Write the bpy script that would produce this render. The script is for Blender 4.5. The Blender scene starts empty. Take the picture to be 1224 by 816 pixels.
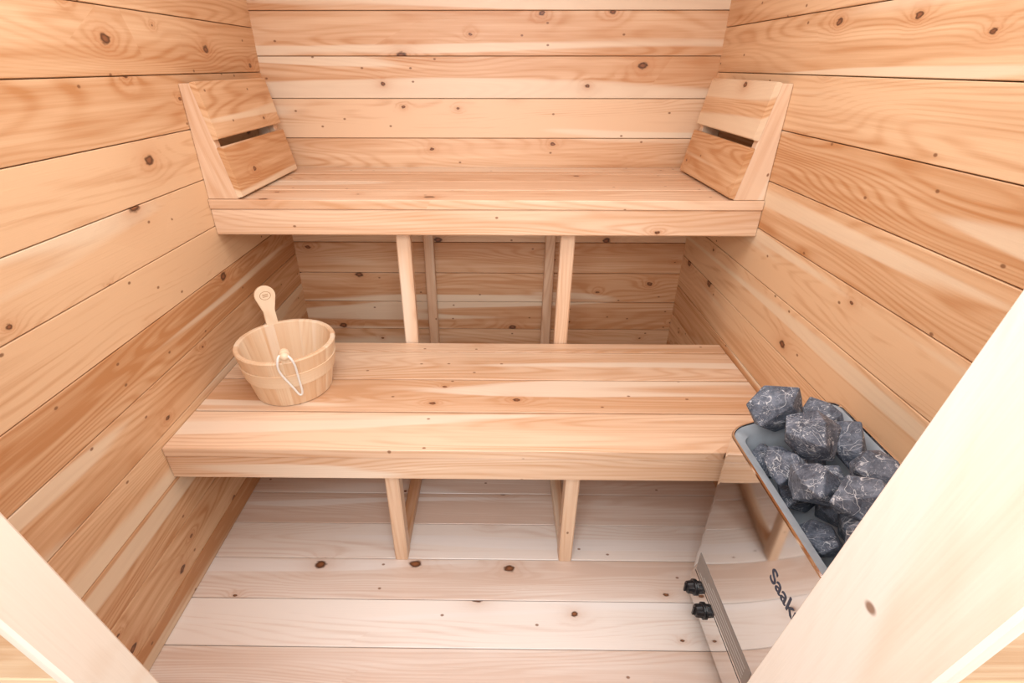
import bpy, bmesh, math, random
from mathutils import Vector, Matrix
random.seed(7)
R = random.Random(11)
col = bpy.context.scene.collection
V = Vector

# ------------------------------------------------------------ materials
def nd(nt, typ, **kw):
    n = nt.nodes.new(typ)
    for k, v in kw.items():
        setattr(n, k, v)
    return n

def mth(nt, op, a, b=None, c=None, clamp=False):
    n = nt.nodes.new('ShaderNodeMath'); n.operation = op; n.use_clamp = clamp
    for i, s in enumerate((a, b, c)):
        if s is None: continue
        if isinstance(s, (int, float)): n.inputs[i].default_value = s
        else: nt.links.new(s, n.inputs[i])
    return n.outputs[0]

def mixc(nt, fac, a, b, mode='MIX'):
    n = nt.nodes.new('ShaderNodeMix'); n.data_type = 'RGBA'; n.blend_type = mode
    for s, i in ((fac, 0), (a, 6), (b, 7)):
        if isinstance(s, (int, float)): n.inputs[i].default_value = s
        elif isinstance(s, tuple): n.inputs[i].default_value = (*s, 1)
        else: nt.links.new(s, n.inputs[i])
    return n.outputs[2]

def maprange(nt, v, a, b, c=0.0, d=1.0, smooth=False):
    n = nt.nodes.new('ShaderNodeMapRange')
    if smooth: n.interpolation_type = 'SMOOTHSTEP'
    nt.links.new(v, n.inputs[0])
    for i, x in enumerate((a, b, c, d)): n.inputs[i+1].default_value = x
    return n.outputs[0]

def wood(name, light, dark, pale, knot=0.5, rough=0.45, contrast=1.0, knotmix=1.0, red=(0.50, 0.21, 0.08), sapamt=0.75, specks=0.88, kscale=5.4):
    m = bpy.data.materials.new(name); m.use_nodes = True
    nt = m.node_tree; bs = nt.nodes['Principled BSDF']; L = nt.links
    at = nd(nt, 'ShaderNodeAttribute', attribute_name='wp')
    tn = nd(nt, 'ShaderNodeAttribute', attribute_name='tone')
    P = at.outputs['Vector']; tone = tn.outputs['Fac']
    def scaled(s):
        n = nd(nt, 'ShaderNodeVectorMath', operation='MULTIPLY'); L.new(P, n.inputs[0]); n.inputs[1].default_value = s
        return n.outputs[0]
    def noise(s, sc, det=2.0, dist=0.0):
        n = nd(nt, 'ShaderNodeTexNoise', noise_dimensions='2D'); L.new(scaled(s), n.inputs['Vector'])
        n.inputs['Scale'].default_value = sc; n.inputs['Detail'].default_value = det; n.inputs['Distortion'].default_value = dist
        return n.outputs['Fac']
    sep = nd(nt, 'ShaderNodeSeparateXYZ'); L.new(P, sep.inputs[0]); v = sep.outputs['Y']
    vo = nd(nt, 'ShaderNodeTexVoronoi', voronoi_dimensions='2D'); L.new(scaled((0.68, 1.0, 1.0)), vo.inputs['Vector'])
    vo.inputs['Scale'].default_value = kscale
    dist = vo.outputs['Distance']
    cs = nd(nt, 'ShaderNodeSeparateColor'); L.new(vo.outputs['Color'], cs.inputs[0])
    sel = mth(nt, 'GREATER_THAN', cs.outputs[0], 1 - knot)
    size = mth(nt, 'MULTIPLY_ADD', mth(nt, 'POWER', cs.outputs[1], 2.0), 1.5, 0.55)
    kn = noise((38, 85, 60), 1.0, 3)
    dk = mth(nt, 'DIVIDE', mth(nt, 'MULTIPLY_ADD', kn, 0.060, mth(nt, 'SUBTRACT', dist, 0.030)), size)
    halo = mth(nt, 'MULTIPLY', mth(nt, 'POWER', 2.718, mth(nt, 'MULTIPLY', dk, -12.0)), sel)
    n1 = noise((0.75, 6.0, 6.0), 1.0, 1.2, 0.2)
    ring = mth(nt, 'ADD', mth(nt, 'MULTIPLY_ADD', n1, 26.0, mth(nt, 'MULTIPLY', v, 60.0)), mth(nt, 'MULTIPLY', halo, 7.0))
    s = mth(nt, 'MULTIPLY_ADD', mth(nt, 'SINE', mth(nt, 'MULTIPLY', ring, 4.2)), 0.5, 0.5)
    s = mth(nt, 'POWER', s, 2.2)
    vis = maprange(nt, noise((0.8, 9.0, 9.0), 1.0, 1.5), 0.35, 0.62, 0.25, 1.0)
    s = mth(nt, 'MULTIPLY', s, vis)
    broad = noise((0.7, 8.0, 8.0), 1.0, 3, 0.5)
    streak = noise((1.6, 60.0, 60.0), 1.0, 2.5)
    fine = noise((8.0, 330.0, 330.0), 1.0, 1.5)
    f = mth(nt, 'ADD', mth(nt, 'MULTIPLY', s, 0.44 * contrast), mth(nt, 'MULTIPLY', maprange(nt, broad, 0.3, 0.7), 0.6))
    f = mth(nt, 'ADD', f, mth(nt, 'MULTIPLY_ADD', fine, 0.26 * contrast, -0.16))
    f = mth(nt, 'ADD', f, mth(nt, 'MULTIPLY_ADD', streak, 0.9 * contrast, -0.45 * contrast))
    f = mth(nt, 'ADD', f, mth(nt, 'MULTIPLY_ADD', tone, 1.0, -0.46), clamp=True)
    c = mixc(nt, f, light, dark)
    sap = noise((0.35, 6.0, 6.0), 1.3, 1.5, 0.4)
    c = mixc(nt, maprange(nt, sap, 0.60, 0.66, 0, sapamt, True), c, pale)
    c = mixc(nt, mth(nt, 'MULTIPLY', halo, 0.75, clamp=True), c, red)
    km = maprange(nt, dk, 0.026, 0.046, 1.0, 0.0, True)
    km = mth(nt, 'MULTIPLY', mth(nt, 'MULTIPLY', km, sel), knotmix)
    kc = mixc(nt, maprange(nt, dk, 0.010, 0.028, 0, 1), (0.27, 0.105, 0.045), (0.085, 0.032, 0.014))
    c = mixc(nt, km, c, kc)
    v2 = nd(nt, 'ShaderNodeTexVoronoi', voronoi_dimensions='2D'); L.new(scaled((0.7, 1.0, 1.0)), v2.inputs['Vector'])
    v2.inputs['Scale'].default_value = 15.0
    c2 = nd(nt, 'ShaderNodeSeparateColor'); L.new(v2.outputs['Color'], c2.inputs[0])
    pm = mth(nt, 'MULTIPLY', maprange(nt, v2.outputs['Distance'], 0.03, 0.075, 0.85, 0, True), mth(nt, 'GREATER_THAN', c2.outputs[0], specks))
    c = mixc(nt, mth(nt, 'MULTIPLY', pm, knotmix), c, (0.20, 0.08, 0.03))
    L.new(c, bs.inputs['Base Color'])
    L.new(maprange(nt, fine, 0, 1, rough - 0.07, rough + 0.1), bs.inputs['Roughness'])
    bp = nd(nt, 'ShaderNodeBump'); bp.inputs['Strength'].default_value = 0.12; bp.inputs['Distance'].default_value = 0.002
    L.new(mth(nt, 'ADD', fine, mth(nt, 'MULTIPLY', s, 0.4)), bp.inputs['Height']); L.new(bp.outputs[0], bs.inputs['Normal'])
    return m

def plain(name, colr, rough=0.5, metal=0.0, noise_amt=0.0, nscale=40, bump=0.0):
    m = bpy.data.materials.new(name); m.use_nodes = True
    nt = m.node_tree; bs = nt.nodes['Principled BSDF']
    bs.inputs['Roughness'].default_value = rough; bs.inputs['Metallic'].default_value = metal
    tc = nd(nt, 'ShaderNodeTexCoord'); n = nd(nt, 'ShaderNodeTexNoise'); nt.links.new(tc.outputs['Object'], n.inputs['Vector'])
    n.inputs['Scale'].default_value = nscale; n.inputs['Detail'].default_value = 4
    dk = tuple(x * (1 - noise_amt) for x in colr)
    nt.links.new(mixc(nt, n.outputs['Fac'], colr, dk), bs.inputs['Base Color'])
    if bump:
        bp = nd(nt, 'ShaderNodeBump'); bp.inputs['Strength'].default_value = bump; bp.inputs['Distance'].default_value = 0.003
        nt.links.new(n.outputs['Fac'], bp.inputs['Height']); nt.links.new(bp.outputs[0], bs.inputs['Normal'])
    return m

M_wall = wood('cedar_wall', (0.77, 0.525, 0.32), (0.51, 0.245, 0.10), (0.82, 0.68, 0.50), knot=0.48)
M_back = wood('cedar_back_wall', (0.79, 0.56, 0.37), (0.55, 0.28, 0.13), (0.83, 0.71, 0.55), knot=0.48)
M_bench = wood('cedar_bench', (0.80, 0.59, 0.42), (0.60, 0.345, 0.19), (0.84, 0.72, 0.58), knot=0.20, rough=0.40)
M_floor = wood('cedar_floor', (0.83, 0.76, 0.70), (0.66, 0.51, 0.42), (0.85, 0.81, 0.78), knot=0.45, rough=0.32, red=(0.56, 0.36, 0.25))
M_jamb = wood('pale_jamb_wood', (0.80, 0.68, 0.56), (0.69, 0.51, 0.37), (0.83, 0.75, 0.66), knot=0.12, rough=0.5, contrast=1.0)
M_bucket = wood('pale_aspen', (0.80, 0.64, 0.46), (0.68, 0.45, 0.27), (0.82, 0.69, 0.54), knot=0.0, knotmix=0.0, contrast=0.7, rough=0.42)
M_steel = plain('polished_steel', (0.80, 0.79, 0.78), 0.06, 1.0, 0.03, 8)
M_galv = plain('galvanised_steel', (0.70, 0.78, 0.85), 0.35, 0.15, 0.35, 30)
M_black = plain('black_plastic', (0.012, 0.013, 0.017), 0.35, 0, 0.2, 30)
M_label = plain('grey_label', (0.30, 0.27, 0.25), 0.5, 0, 0.15, 60)
M_labeltxt = plain('white_print', (0.6, 0.6, 0.59), 0.5, 0, 0.05, 60)
M_navy = plain('navy_print', (0.025, 0.04, 0.09), 0.4, 0, 0.1, 60)
M_rope = plain('white_cotton_rope', (0.88, 0.87, 0.84), 0.8, 0, 0.15, 300, 0.4)
M_mark = plain('burnt_mark', (0.48, 0.27, 0.13), 0.6, 0, 0.2, 200)

def rock_mat():
    m = bpy.data.materials.new('grey_sauna_stone'); m.use_nodes = True
    nt = m.node_tree; bs = nt.nodes['Principled BSDF']; L = nt.links
    tc = nd(nt, 'ShaderNodeTexCoord')
    oi = nd(nt, 'ShaderNodeObjectInfo')
    ad = nd(nt, 'ShaderNodeVectorMath', operation='ADD'); L.new(tc.outputs['Object'], ad.inputs[0])
    sc = nd(nt, 'ShaderNodeVectorMath', operation='SCALE'); sc.inputs[0].default_value = (7, 3, 5); L.new(oi.outputs['Random'], sc.inputs['Scale'])
    L.new(sc.outputs[0], ad.inputs[1]); P = ad.outputs[0]
    def nz(s, det=6, dist=0):
        n = nd(nt, 'ShaderNodeTexNoise'); L.new(P, n.inputs['Vector']); n.inputs['Scale'].default_value = s
        n.inputs['Detail'].default_value = det; n.inputs['Distortion'].default_value = dist; n.inputs['Roughness'].default_value = 0.7
        return n.outputs['Fac']
    a = nz(38); b = nz(13, 3, 1.0); b2 = nz(22, 2, 0.5); g = nz(220, 3)
    c = mixc(nt, maprange(nt, a, 0.38, 0.62), (0.045, 0.058, 0.085), (0.15, 0.18, 0.235))
    c = mixc(nt, maprange(nt, g, 0.54, 0.70, 0, 0.4), c, (0.42, 0.46, 0.53))
    for q, wd, am in ((b, 0.009, 0.85), (b2, 0.005, 0.6)):
        ve = mth(nt, 'ABSOLUTE', mth(nt, 'SUBTRACT', q, 0.5))
        c = mixc(nt, maprange(nt, ve, 0.0, wd, am, 0), c, (0.70, 0.73, 0.77))
    L.new(c, bs.inputs['Base Color']); bs.inputs['Roughness'].default_value = 0.58
    bp = nd(nt, 'ShaderNodeBump'); bp.inputs['Strength'].default_value = 0.7; bp.inputs['Distance'].default_value = 0.005
    L.new(mth(nt, 'ADD', a, mth(nt, 'MULTIPLY', g, 0.3)), bp.inputs['Height']); L.new(bp.outputs[0], bs.inputs['Normal'])
    return m
M_rock = rock_mat()

# ------------------------------------------------------------ helpers
class Builder:
    def __init__(s):
        s.vs = []; s.fs = []; s.wp = []; s.tn = []
    def plank(s, o, U, Vv, W, ch=0.003, tone=None, gap=0.0):
        o, U, Vv, W = V(o), V(U), V(Vv), V(W)
        if gap:
            n_ = Vv.normalized(); o = o + n_ * gap * 0.5; Vv = Vv - n_ * gap
        lu, lv, lw = U.length, Vv.length, W.length
        c1, c2 = ch / lv, ch / lw
        sec = [(c1, 0), (1 - c1, 0), (1, c2), (1, 1 - c2), (1 - c1, 1), (c1, 1), (0, 1 - c2), (0, c2)]
        ru, rv = R.uniform(0, 60), R.uniform(0, 60)
        t = R.random() if tone is None else tone
        base = len(s.vs)
        for u in (0, 1):
            for (p, q) in sec:
                s.vs.append(o + U * u + Vv * p + W * q)
                s.wp.append((u * lu + ru, p * lv + rv + q * lw * 0.6, 0.0)); s.tn.append(t)
        n = 8
        for i in range(n):
            j = (i + 1) % n
            s.fs.append((base + i, base + j, base + n + j, base + n + i))
        s.fs.append(tuple(base + i for i in reversed(range(n))))
        s.fs.append(tuple(base + n + i for i in range(n)))
    def poly_prism(s, pts, ext, gdir, tone=None):
        pts = [V(p) for p in pts]; ext = V(ext); g = V(gdir).normalized()
        side = ext.normalized().cross(g)
        ru, rv = R.uniform(0, 60), R.uniform(0, 60); t = R.random() if tone is None else tone
        base = len(s.vs); n = len(pts)
        for k in (0, 1):
            for p in pts:
                q = p + ext * k
                s.vs.append(q); s.wp.append((q.dot(g) + ru, q.dot(side) + rv + k * 0.02, 0)); s.tn.append(t)
        for i in range(n):
            j = (i + 1) % n
            s.fs.append((base + i, base + j, base + n + j, base + n + i))
        s.fs.append(tuple(base + i for i in reversed(range(n)))); s.fs.append(tuple(base + n + i for i in range(n)))
    def obj(s, name, mat, parent=None, smooth=False, origin=None, bevel=0.0):
        me = bpy.data.meshes.new(name)
        org = V(origin) if origin is not None else V((0, 0, 0))
        me.from_pydata([tuple(v - org) for v in s.vs], [], s.fs)
        me.update()
        me.attributes.new('wp', 'FLOAT_VECTOR', 'POINT')
        me.attributes.new('tone', 'FLOAT', 'POINT')
        flat = [x for w in s.wp for x in w]
        me.attributes['wp'].data.foreach_set('vector', flat)
        me.attributes['tone'].data.foreach_set('value', s.tn)
        bm = bmesh.new(); bm.from_mesh(me); bmesh.ops.recalc_face_normals(bm, faces=bm.faces); bm.to_mesh(me); bm.free()
        me.materials.append(mat)
        if smooth:
            for p in me.polygons: p.use_smooth = True
        ob = bpy.data.objects.new(name, me); col.objects.link(ob); ob.location = org
        if bevel:
            md = ob.modifiers.new('bev', 'BEVEL'); md.width = bevel; md.segments = 2; md.limit_method = 'ANGLE'
        if parent: setparent(ob, parent)
        return ob

def setparent(ob, par):
    ob.parent = par
    ob.location = ob.location - par.location

def empty(name, loc, label, category, group=None):
    e = bpy.data.objects.new(name, None); e.empty_display_size = 0.05; e.location = loc; col.objects.link(e)
    e['label'] = label; e['category'] = category
    if group: e['group'] = group
    return e

def mesh_obj(name, bm, mat, parent=None, smooth=False, loc=None):
    me = bpy.data.meshes.new(name); bmesh.ops.recalc_face_normals(bm, faces=bm.faces)
    bm.to_mesh(me); bm.free(); me.materials.append(mat)
    if smooth:
        for p in me.polygons: p.use_smooth = True
    ob = bpy.data.objects.new(name, me); col.objects.link(ob)
    if loc is not None: ob.location = loc
    if parent: setparent(ob, parent)
    return ob

# ------------------------------------------------------------ room shell
HW, YB, YF, H = 0.9, 2.25, 0.2, 2.1
PW = 0.149
GAP = 0.0024
def struct(ob, lab=None):
    ob['kind'] = 'structure'
    return ob

for nm, sx in (('wall_left', -1), ('wall_right', 1)):
    b = Builder(); z = 1.425 - PW * 10
    while z < H:
        z0, z1 = max(z, 0.0), min(z + PW, H)
        if z1 - z0 > 0.01:
            b.plank((sx * HW, YF - 0.05, z0), (0, YB - YF + 0.05, 0), (0, 0, z1 - z0), (sx * 0.02, 0, 0), 0.0016, gap=GAP)
        z += PW
    b.plank((sx * (HW + 0.0195), YF - 0.05, -0.03), (0, YB - YF + 0.08, 0), (0, 0, H + 0.06), (sx * 0.015, 0, 0), 0.001, tone=0.9)
    struct(b.obj(nm, M_wall))
b = Builder(); z = 1.480 - PW * 10
while z < H:
    z0, z1 = max(z, 0.0), min(z + PW, H)
    if z1 - z0 > 0.01:
        b.plank((-HW - 0.018, YB, z0), (2 * HW + 0.036, 0, 0), (0, 0, z1 - z0), (0, 0.02, 0), 0.0016, gap=GAP)
    z += PW
b.plank((-HW - 0.018, YB + 0.0195, -0.03), (2 * HW + 0.036, 0, 0), (0, 0, H + 0.06), (0, 0.015, 0), 0.001, tone=0.9)
struct(b.obj('wall_back', M_back))
b = Builder(); y = 0.836 - 0.147 * 5
while y < YB:
    y1 = min(y + 0.147, YB)
    b.plank((-HW - 0.015, y, -0.02), (2 * HW + 0.03, 0, 0), (0, y1 - y, 0), (0, 0, 0.02), 0.0018, gap=0.002)
    y += 0.147
b.plank((-HW - 0.015, 0.101, -0.035), (2 * HW + 0.03, 0, 0), (0, YB - 0.09, 0), (0, 0, 0.0155), 0.001, tone=0.9)
struct(b.obj('floor', M_floor))
b = Builder(); y = 0.0
while y < YB:
    y1 = min(y + PW, YB)
    b.plank((-HW - 0.03, y, H), (2 * HW + 0.06, 0, 0), (0, y1 - y, 0), (0, 0, 0.03), 0.003)
    y += PW
struct(b.obj('ceiling', M_wall))

def yf(z): return 0.286 + 0.124 * (1.335 - z)
JL, JR = -0.393, 0.360
TL, TR = 0.014, 0.016
b = Builder(); z = 0.0
while z < H:
    z1 = min(z + PW, H)
    vec = (0, yf(z1) - yf(z), z1 - z)
    b.plank((-HW, yf(z) - 0.057, z), (JL - TL + HW, 0, 0), vec, (0, 0.055, 0), 0.003)
    b.plank((JR + TR, yf(z) - 0.108, z), (HW - JR - TR, 0, 0), vec, (0, 0.106, 0), 0.003)
    if z > 1.85:
        b.plank((JL - TL, yf(z) - 0.055, z), (JR - JL + TL + TR, 0, 0), vec, (0, 0.055, 0), 0.003)
    z += PW
struct(b.obj('wall_front', M_wall))
lean = (0, yf(1.9) - yf(0), 1.9)
b = Builder(); b.plank((JL - TL, yf(0) - 0.06, 0), lean, (TL, 0, 0), (0, 0.06, 0), 0.003, tone=0.3)
struct(b.obj('trim_1', M_jamb))
b = Builder(); b.plank((JR, yf(0) - 0.118, 0), lean, (TR, 0, 0), (0, 0.118, 0), 0.003, tone=0.35)
struct(b.obj('trim_2', M_jamb))

b = Builder()
for i in range(12):
    b.plank((-1.6, 0.094 - 0.147 * (i + 1), -0.06), (3.2, 0, 0), (0, 0.14, 0), (0, 0, 0.03), 0.003)
struct(b.obj('floor_deck', M_floor))

# ------------------------------------------------------------ benches
def bench(name, label, y0, y1, ztop, faceH, seams, posts, tones):
    e = empty(name, (0, y0, ztop), label, 'bench')
    X = HW - 0.002
    ys = [y0] + seams + [y1]
    for a, c, t in zip(ys[:-1], ys[1:], tones):
        b = Builder()
        b.plank((-X, a, ztop - 0.03), (2 * X, 0, 0), (0, c - a, 0), (0, 0, 0.03), 0.0018, gap=0.006, tone=t)
        b.obj('seat_board', M_bench, e)
    b = Builder(); b.plank((-X, y0 + 0.006, ztop - faceH), (2 * X, 0, 0), (0, 0, faceH - 0.0312), (0, 0.032, 0), 0.004, tone=0.55)
    b.obj('front_board', M_bench, e)
    for (nm, o, U, A, W) in posts:
        b = Builder(); b.plank(o, U, A, W, 0.004); b.obj(nm, M_bench, e)
    for sx in (-1, 1):
        b = Builder(); b.plank((sx * (X - 0.03), y0 + 0.045, ztop - 0.10), (0, y1 - y0 - 0.055, 0), (0, 0, 0.068), (sx * 0.029, 0, 0), 0.003)
        b.obj('wall_cleat', M_bench, e)
    return e

lowp = []
for sx in (-1, 1):
    xc = sx * 0.272
    lowp.append(('leg', (xc - 0.021, 1.1245, 0.001), (0, 0, 0.472), (0.042, 0, 0), (0, 0.05, 0)))
    lowp.append(('floor_runner', (xc - 0.019, 1.176, 0.001), (0, 0.494, 0), (0.038, 0, 0), (0, 0, 0.04)))
    lowp.append(('rear_leg', (xc - 0.021, 1.672, 0.001), (0, 0, 0.472), (0.042, 0, 0), (0, 0.036, 0)))
bench('lower_bench', 'wide low cedar plank bench with thick front board and two legs', 1.086, 1.714, 0.504, 0.112, [1.267, 1.453, 1.642], lowp, [0.3, 0.8, 0.45, 0.65])
upp = []
for sx in (-1, 1):
    upp.append(('leg', (sx * 0.289 - 0.026, 1.718, 0.001), (0, 0, 1.034), (0.05, 0, 0), (0, 0.036, 0)))
    upp.append(('rear_leg', (sx * 0.276 - 0.018, 2.205, 0.001), (0, 0, 1.034), (0.044, 0, 0), (0, 0.04, 0)))
bench('upper_bench', 'raised cedar plank bench against the wall on slim posts', 1.642, 2.246, 1.066, 0.117, [1.80, 1.95, 2.10], upp, [0.6, 0.4, 0.65, 0.3])

# ------------------------------------------------------------ backrests
for sx, lab in ((-1, 'slanted cedar backrest with two slats, dark gap open, big knots'), (1, 'slanted cedar backrest with two slats beside the heater side wall')):
    z0, z1 = 1.067, 1.402
    e = empty('backrest', (sx * 0.88, 1.9, z0), lab, 'backrest', 'sauna bench backrests')
    xw = sx * (HW - 0.001)
    tb, tt = 0.098, 0.032
    for y in (1.652, 2.12):
        b = Builder()
        b.poly_prism([(xw, y, z0), (xw - sx * tb, y, z0), (xw - sx * tt, y, z1), (xw, y, z1)], (0, 0.03, 0), (sx * 0.2, 0, 1), tone=0.25)
        b.obj('side_bracket', M_bench, e, bevel=0.002)
    dirv = V((xw - sx * tt, 0, z1)) - V((xw - sx * tb, 0, z0)); Ln = dirv.length; dn = dirv.normalized()
    nrm = V((-sx * dn.z, 0, sx * dn.x)) * 1.0
    if nrm.x * sx > 0: nrm = -nrm
    st = V((xw - sx * tb, 0, z0))
    for (a, c, tone) in ((0.004, 0.160, 0.8), (0.182, Ln + 0.002, 0.6)):
        o = st + dn * a + nrm * 0.0005; o.y = 1.650
        b = Builder(); b.plank(o, (0, 0.50, 0), dn * (c - a), nrm * 0.019, 0.003, tone=tone)
        b.obj('slat', M_wall, e)

# ------------------------------------------------------------ bucket
BC = V((-0.636, 1.410, 0.505)); hB = 0.175
e = empty('sauna_bucket', BC, 'pale wooden stave bucket with upright handle and white rope', 'bucket')
def rad(z): return 0.121 + (0.154 - 0.121) * z / hB
b = Builder(); NS, SUB = 20, 5
prof = [(rad(0) - 0.003, 0), (rad(0), 0.003), (rad(hB * .5), hB * .5), (rad(hB) , hB - 0.004), (rad(hB) - 0.003, hB), (rad(hB) - 0.013, hB), (rad(hB) - 0.016, hB - 0.003), (rad(0.02) - 0.015, 0.02)]
n = len(prof); total = NS * (SUB + 1)
for i in range(NS):
    t = R.random(); ru, rv = R.uniform(0, 60), R.uniform(0, 60)
    for k in range(SUB + 1):
        fr = k / SUB; th = 2 * math.pi * (i + 0.012 + fr * 0.976) / NS
        edge = 0.0009 if k in (0, SUB) else 0
        for (r, z) in prof:
            rr = r - edge
            b.vs.append(BC + V((rr * math.cos(th), rr * math.sin(th), z)))
            b.wp.append((z + ru, fr * 2 * math.pi * r / NS + rv, 0)); b.tn.append(t)
for c_ in range(total):
    d_ = (c_ + 1) % total
    for j in range(n - 1):
        b.fs.append((c_ * n + j, d_ * n + j, d_ * n + j + 1, c_ * n + j + 1))
b.obj('bucket_staves', M_bucket, e, origin=BC)
b = Builder(); ps = [BC + V(((rad(0.02) - 0.0155) * math.cos(a * math.pi / 24), (rad(0.02) - 0.0155) * math.sin(a * math.pi / 24), 0.012)) for a in range(48)]
b.poly_prism(ps, (0, 0, 0.01), (1, 0, 0), 0.5); b.obj('bucket_base', M_bucket, e, origin=BC)
def hoop(za, zb, th=0.004):
    b = Builder(); N = 72; ru, rv = R.uniform(0, 50), R.uniform(0, 50)
    for i in range(N):
        a = 2 * math.pi * i / N
        for (r, z) in ((rad(za) + 0.0002, za), (rad(za) + th, za + 0.001), (rad(zb) + th, zb - 0.001), (rad(zb) + 0.0002, zb)):
            b.vs.append(BC + V((r * math.cos(a), r * math.sin(a), z))); b.wp.append((a * r + ru, z + rv, 0)); b.tn.append(0.35)
    for i in range(N):
        j = (i + 1) % N
        for k in range(4):
            l = (k + 1) % 4
            b.fs.append((i * 4 + k, j * 4 + k, j * 4 + l, i * 4 + l))
    return b.obj('bucket_hoop', M_bucket, e, origin=BC)
hoop(0.078, 0.125)
hd = V((-0.60, 0.80, 0)).normalized()
hf = V((-0.37, 0.93, 0)).normalized()
def stave_handle(name, d, z0, z1, w_stem, w_head, head_len, thick=0.0145, inset=0.0155):
    tan = V((-d.y, d.x, 0))
    sl = (0.154 - 0.121) / hB
    up = V((d.x * sl, d.y * sl, 1)).normalized()
    out = tan.cross(up)
    if out.dot(d) < 0: out = -out
    o = BC + d * (rad(z0) - inset) + V((0, 0, z0))
    L = (z1 - z0)
    pts = []
    Rr = w_head / 2; tc = L - Rr
    pts.append((w_stem / 2, 0)); pts.append((w_stem / 2, tc - Rr - head_len))
    for k in range(0, 21):
        a = -0.35 + (math.pi + 0.7) * k / 20
        pts.append((Rr * math.cos(a), tc + Rr * math.sin(a)))
    pts.append((-w_stem / 2, tc - Rr - head_len)); pts.append((-w_stem / 2, 0))
    b = Builder()
    P3 = [o + tan * p + up * q for p, q in pts]
    b.poly_prism(P3, out * thick, up, 0.3)
    h = b.obj(name, M_bucket, e, origin=o, bevel=0.0025)
    return o + up * tc, tan, up, out
hc, tan, up, out = stave_handle('bucket_handle', hd, 0.10, 0.308, 0.038, 0.066, 0.02)
bm = bmesh.new()
Rm = 0.018
def ringpts(r0, r1, off):
    N = 32; A = []; B_ = []
    for i in range(N):
        a = 2 * math.pi * i / N
        A.append(bm.verts.new(hc + tan * (r0 * math.cos(a)) + up * (r0 * 0.8 * math.sin(a)) - out * off - BC))
        B_.append(bm.verts.new(hc + tan * (r1 * math.cos(a)) + up * (r1 * 0.8 * math.sin(a)) - out * off - BC))
    for i in range(N):
        j = (i + 1) % N; bm.faces.new((A[i], A[j], B_[j], B_[i]))
ringpts(Rm, Rm - 0.002, 0.0006)
for k in (-0.004, 0.0, 0.004):
    q = [(-0.009, k - 0.0009), (0.009, k - 0.0009), (0.009, k + 0.0009), (-0.009, k + 0.0009)]
    bm.faces.new([bm.verts.new(hc + tan * s + up * t - out * 0.0006 - BC) for s, t in q])
mesh_obj('handle_mark', bm, M_mark, e, loc=BC.copy())
fc, tan2, up2, out2 = stave_handle('rope_stave', -hf, 0.12, 0.222, 0.024, 0.032, 0.012)
bm = bmesh.new(); bmesh.ops.create_uvsphere(bm, u_segments=20, v_segments=12, radius=0.0135)
for v in bm.verts: v.co = V((v.co.x, v.co.y, v.co.z * 0.9))
mesh_obj('peg_knob', bm, M_bucket, e, True, loc=fc + out2 * 0.02 + V((0, 0, 0.002)))
def rope(pts, r=0.0034):
    cu = bpy.data.curves.new('rope', 'CURVE'); cu.dimensions = '3D'; cu.bevel_depth = r; cu.bevel_resolution = 4
    sp = cu.splines.new('NURBS'); sp.points.add(len(pts) - 1)
    for p, q in zip(sp.points, pts): p.co = (*(q - BC), 1)
    sp.use_endpoint_u = True; sp.order_u = 4; cu.resolution_u = 12; cu.materials.append(M_rope)
    ob = bpy.data.objects.new('t', cu); col.objects.link(ob)
    dg = bpy.context.evaluated_depsgraph_get(); me = bpy.data.meshes.new_from_object(ob.evaluated_get(dg))
    bpy.data.objects.remove(ob); o2 = bpy.data.objects.new('rope_loop', me); col.objects.link(o2); o2.location = BC
    for p in me.polygons: p.use_smooth = True
    setparent(o2, e); return o2
def at(s, z, o=0.0):
    return BC + (-hf) * (rad(min(z, hB)) + 0.009 + o) + tan2 * s + V((0, 0, z))
sgn = 1 if tan2.x > 0 else -1
K = fc + out2 * 0.017
rope([K + V((0, 0, -0.004)), K + V((-0.012, -0.006, 0.012)), at(sgn * -0.022, 0.195, 0.012), at(sgn * -0.026, 0.16, 0.004), at(sgn * -0.012, 0.12, 0.003), at(sgn * 0.008, 0.075, 0.003), at(sgn * 0.016, 0.045, 0.003), at(sgn * 0.028, 0.05, 0.003),
      at(sgn * 0.026, 0.09, 0.003), at(sgn * 0.024, 0.14, 0.003), at(sgn * 0.024, 0.175, 0.008), at(sgn * 0.014, 0.205, 0.012), K + V((0.004, 0, 0.006)), K + V((0, 0, -0.004))])

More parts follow.
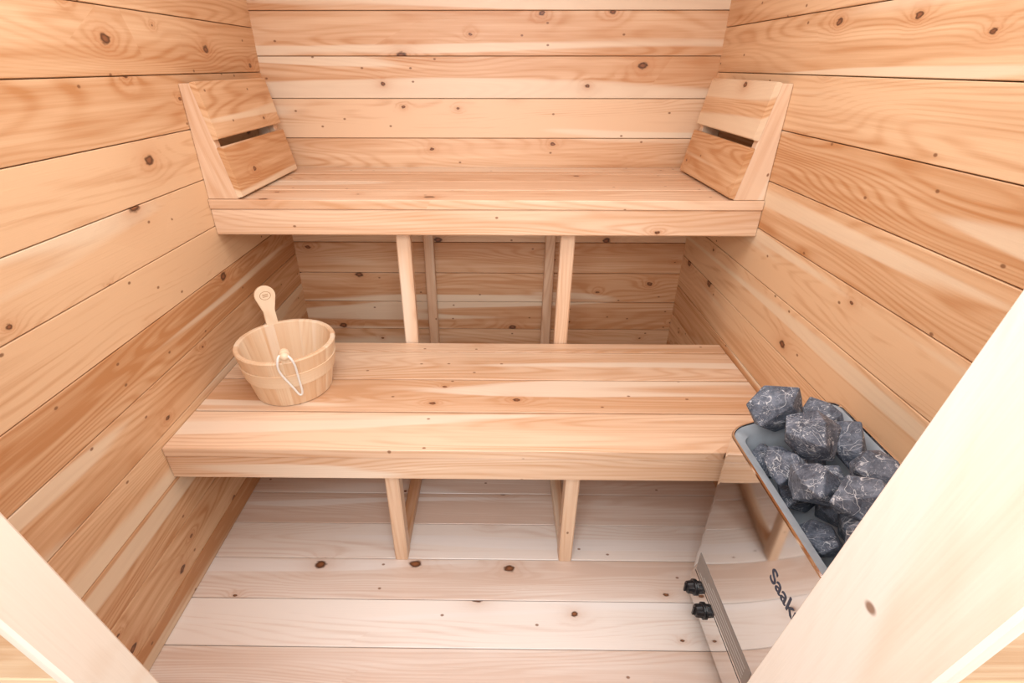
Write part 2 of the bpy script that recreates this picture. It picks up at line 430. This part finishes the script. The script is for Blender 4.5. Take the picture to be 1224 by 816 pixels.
# ------------------------------------------------------------ heater
hx0, hx1, hy0, hy1, hz0 = 0.625, 0.866, 0.53, 1.02, 0.06
ztF, ztB = 0.644, 0.742
e = empty('sauna_heater', (hx0, (hy0 + hy1) / 2, hz0), 'polished steel electric sauna heater filled with grey stones', 'heater')
def rrect(x0, x1, y0, y1, r, n=8):
    out = []
    for (cx, cy, a0) in ((x1 - r, y1 - r, 0), (x0 + r, y1 - r, 90), (x0 + r, y0 + r, 180), (x1 - r, y0 + r, 270)):
        for k in range(n + 1):
            a = math.radians(a0 + 90 * k / n); out.append((cx + r * math.cos(a), cy + r * math.sin(a)))
    return out
def ztop(x): return ztF + (ztB - ztF) * min(1, max(0, (x - hx0) / (hx1 - hx0)))
def lofted(name, rings, mat, capstart=False, capend=False, smooth=True):
    bm = bmesh.new(); VS = []
    for rg in rings: VS.append([bm.verts.new(V(p)) for p in rg])
    n = len(VS[0])
    for a, c in zip(VS[:-1], VS[1:]):
        for i in range(n):
            j = (i + 1) % n; bm.faces.new((a[i], a[j], c[j], c[i]))
    if capstart: bm.faces.new(VS[0])
    if capend: bm.faces.new(VS[-1])
    ob = mesh_obj(name, bm, mat, e, False)
    if smooth:
        for p in ob.data.polygons: p.use_smooth = True
        md = ob.modifiers.new('es', 'EDGE_SPLIT'); md.split_angle = math.radians(28)
    return ob
def ring(ins, r, zf):
    return [(x, y, zf(x, y)) for x, y in rrect(hx0 + ins, hx1 - ins, hy0 + ins, hy1 - ins, r)]
lofted('heater_casing', [ring(0, 0.038, lambda x, y: hz0), ring(0, 0.038, lambda x, y: ztop(x) - 0.002), ring(0.0015, 0.037, lambda x, y: ztop(x)), ring(0.005, 0.034, lambda x, y: ztop(x)), ring(0.006, 0.033, lambda x, y: ztop(x) - 0.006), ring(0.006, 0.033, lambda x, y: ztop(x) - 0.03)], M_steel, capstart=True)
lofted('stone_tray', [ring(0.0065, 0.0325, lambda x, y: ztop(x) - 0.004), ring(0.0075, 0.03, lambda x, y: ztop(x) - 0.006),
    [(x, y, ztop(x) - 0.035) for x, y in rrect(hx0 + 0.038, hx1 - 0.010, hy0 + 0.012, hy1 - 0.012, 0.024)],
    [(x, y, ztF - 0.14) for x, y in rrect(hx0 + 0.042, hx1 - 0.013, hy0 + 0.02, hy1 - 0.02, 0.02)]], M_galv, capend=True)
def face_quad(name, ya, yb, za, zb, mat, off=0.0012, th=0.001):
    b = Builder(); b.plank((hx0 - off, ya, za), (0, yb - ya, 0), (0, 0, zb - za), (off - 0.0002, 0, 0), min(0.0003, off / 4)); return b.obj(name, mat, e)
face_quad('rating_label', 0.650, 0.975, 0.170, 0.236, M_label)
def text_on_face(name, body, y, z, size, mat, off):
    cu = bpy.data.curves.new(name, 'FONT'); cu.body = body; cu.size = size; cu.extrude = 0.0003; cu.offset = 0.0004
    ob = bpy.data.objects.new('tmp', cu); col.objects.link(ob)
    dg = bpy.context.evaluated_depsgraph_get(); me = bpy.data.meshes.new_from_object(ob.evaluated_get(dg))
    bpy.data.objects.remove(ob); me.materials.clear(); me.materials.append(mat)
    Mx = Matrix(((0, 0, -1), (-1, 0, 0), (0, 1, 0))).to_4x4(); me.transform(Mx)
    o = bpy.data.objects.new(name, me); col.objects.link(o); o.location = (hx0 - off, y, z); setparent(o, e); return o
text_on_face('brand_lettering', 'Saaku', 0.708, 0.494, 0.051, M_navy, 0.0006)
for i in range(4):
    face_quad('label_print', 0.67, 0.95 - 0.025 * i, 0.181 + 0.012 * i, 0.183 + 0.012 * i, M_labeltxt, 0.0016)
b = Builder(); b.plank((hx0 - 0.0008, hy0 + 0.04, 0.158), (0, hy1 - hy0 - 0.08, 0), (0, 0, 0.002), (0.0007, 0, 0), 0.0001); b.obj('panel_seam', M_black, e)
for y in (0.958, 0.885):
    bm = bmesh.new()
    prof = [(0.0, 0.0), (0.023, 0.0), (0.023, 0.004), (0.018, 0.006), (0.016, 0.022), (0.014, 0.024), (0.0, 0.024)]
    N = 28; rings = []
    for i in range(N):
        a = 2 * math.pi * i / N
        sc = 1 + (0.05 if i % 2 else 0)
        rings.append([bm.verts.new((-h, r * math.cos(a) * (sc if 0.005 < h < 0.023 else 1), r * math.sin(a) * (sc if 0.005 < h < 0.023 else 1))) for r, h in prof[1:-1]])
    n = len(rings[0])
    for i in range(N):
        j = (i + 1) % N
        for k in range(n - 1): bm.faces.new((rings[i][k], rings[j][k], rings[j][k + 1], rings[i][k + 1]))
    bm.faces.new([r[-1] for r in rings]); bm.faces.new([r[0] for r in rings])
    bmesh.ops.create_cube(bm, size=1, matrix=Matrix.Translation((-0.0255, 0, 0)) @ Matrix.Diagonal((0.008, 0.006, 0.028, 1)))
    mesh_obj('control_knob', bm, M_black, e, loc=V((hx0 - 0.0006, y, 0.108)))
b = Builder(); b.plank((hx1 - 0.001, 0.62, 0.25), (0, 0.3, 0), (0, 0, 0.3), (HW - hx1 + 0.0005, 0, 0), 0.002); b.obj('wall_bracket', M_galv, e)
for y in (hy0 + 0.06, hy1 - 0.06):
    for x in (hx0 + 0.045, hx1 - 0.045):
        bm = bmesh.new(); bmesh.ops.create_cone(bm, cap_ends=True, segments=20, radius1=0.014, radius2=0.010, depth=hz0)
        mesh_obj('foot', bm, M_black, e, loc=V((x, y, hz0 / 2)))

# ------------------------------------------------------------ stones
stones = [
 (0.705, 0.970, 0.738, .062, .044, .062), (0.800, 0.962, 0.726, .038, .044, .042), (0.738, 0.882, 0.738, .052, .044, .056),
 (0.692, 0.868, 0.658, .042, .046, .042), (0.808, 0.868, 0.728, .038, .052, .048), (0.802, 0.762, 0.735, .042, .054, .044),
 (0.700, 0.785, 0.688, .046, .046, .046), (0.735, 0.698, 0.732, .056, .044, .050), (0.705, 0.620, 0.700, .048, .046, .056),
 (0.812, 0.668, 0.720, .036, .044, .048), (0.786, 0.585, 0.720, .048, .042, .048), (0.758, 0.812, 0.668, .036, .036, .034),
 (0.710, 0.955, 0.590, .040, .045, .038), (0.790, 0.935, 0.620, .040, .05, .04), (0.74, 0.865, 0.568, .05, .045, .035),
 (0.79, 0.805, 0.595, .04, .05, .04), (0.715, 0.730, 0.585, .043, .05, .035), (0.79, 0.725, 0.615, .04, .045, .038),
 (0.715, 0.60, 0.580, .040, .042, .035), (0.790, 0.62, 0.610, .038, .04, .035)]
rs = random.Random(21)
for i, (x, y, z, a, b_, c) in enumerate(stones):
    bm = bmesh.new()
    K_ = 11
    for k in range(K_):
        u = 1 - 2 * (k + 0.5) / K_ + rs.uniform(-0.12, 0.12); u = max(-1, min(1, u))
        th = k * 2.39996 + rs.uniform(-0.5, 0.5); s = math.sqrt(1 - u * u); rr = rs.uniform(0.95, 1.28)
        bm.verts.new((a * s * math.cos(th) * rr, b_ * s * math.sin(th) * rr, c * u * rr))
    rot = Matrix.Rotation(rs.uniform(-0.6, 0.6), 4, 'X') @ Matrix.Rotation(rs.uniform(-0.4, 0.4), 4, 'Y')
    bmesh.ops.transform(bm, matrix=rot, verts=bm.verts)
    r = bmesh.ops.convex_hull(bm, input=bm.verts)
    bmesh.ops.delete(bm, geom=[v for v in bm.verts if not v.link_faces], context='VERTS')
    bmesh.ops.bevel(bm, geom=bm.edges[:], offset=0.0015, segments=1, affect='EDGES')
    ob = mesh_obj('sauna_stone', bm, M_rock, loc=V((x, y, z)))
    ob['label'] = 'jagged dark grey sauna stone in the steel heater tray'; ob['category'] = 'stone'; ob['group'] = 'stones piled on the heater'

# ------------------------------------------------------------ lights
def area(name, loc, rot, sx, sy, power, colr=(1, 1, 1)):
    l = bpy.data.lights.new(name, 'AREA'); l.shape = 'RECTANGLE'; l.size = sx; l.size_y = sy; l.energy = power; l.color = colr
    o = bpy.data.objects.new(name, l); o.location = loc; o.rotation_euler = rot; col.objects.link(o); return o
area('doorway_daylight', (0.0, -1.1, 1.55), (math.radians(82), 0, 0), 1.6, 1.6, 30, (0.95, 0.97, 1.0))
area('door_top_fill', (0.0, -0.02, 1.80), (math.radians(55), 0, 0), 0.66, 0.4, 11.5, (1.0, 0.99, 0.99))  # added fill high in the doorway, brightens jamb inner faces and floor; no fixture
area('ceiling_fill', (0, 0.95, 2.06), (0, 0, 0), 1.4, 1.0, 17.0, (0.98, 0.99, 1.0))  # added soft fill under the unseen ceiling, stands for no real lamp
w = bpy.data.worlds.new('World'); bpy.context.scene.world = w; w.use_nodes = True
w.node_tree.nodes['Background'].inputs[0].default_value = (0.92, 0.96, 1.0, 1); w.node_tree.nodes['Background'].inputs[1].default_value = 0.5

# ------------------------------------------------------------ camera
cd = bpy.data.cameras.new('camera'); cam = bpy.data.objects.new('camera', cd); col.objects.link(cam)
cam.location = (0.045, 0, 1.449); cam.rotation_euler = (math.radians(61.3), 0, math.radians(0.67))
cd.sensor_width = 36; cd.lens = 603 / 1224 * 36; cd.clip_start = 0.02; cd.shift_x = 23 / 1224
bpy.context.scene.camera = cam
bpy.context.scene.view_settings.view_transform = 'Standard'
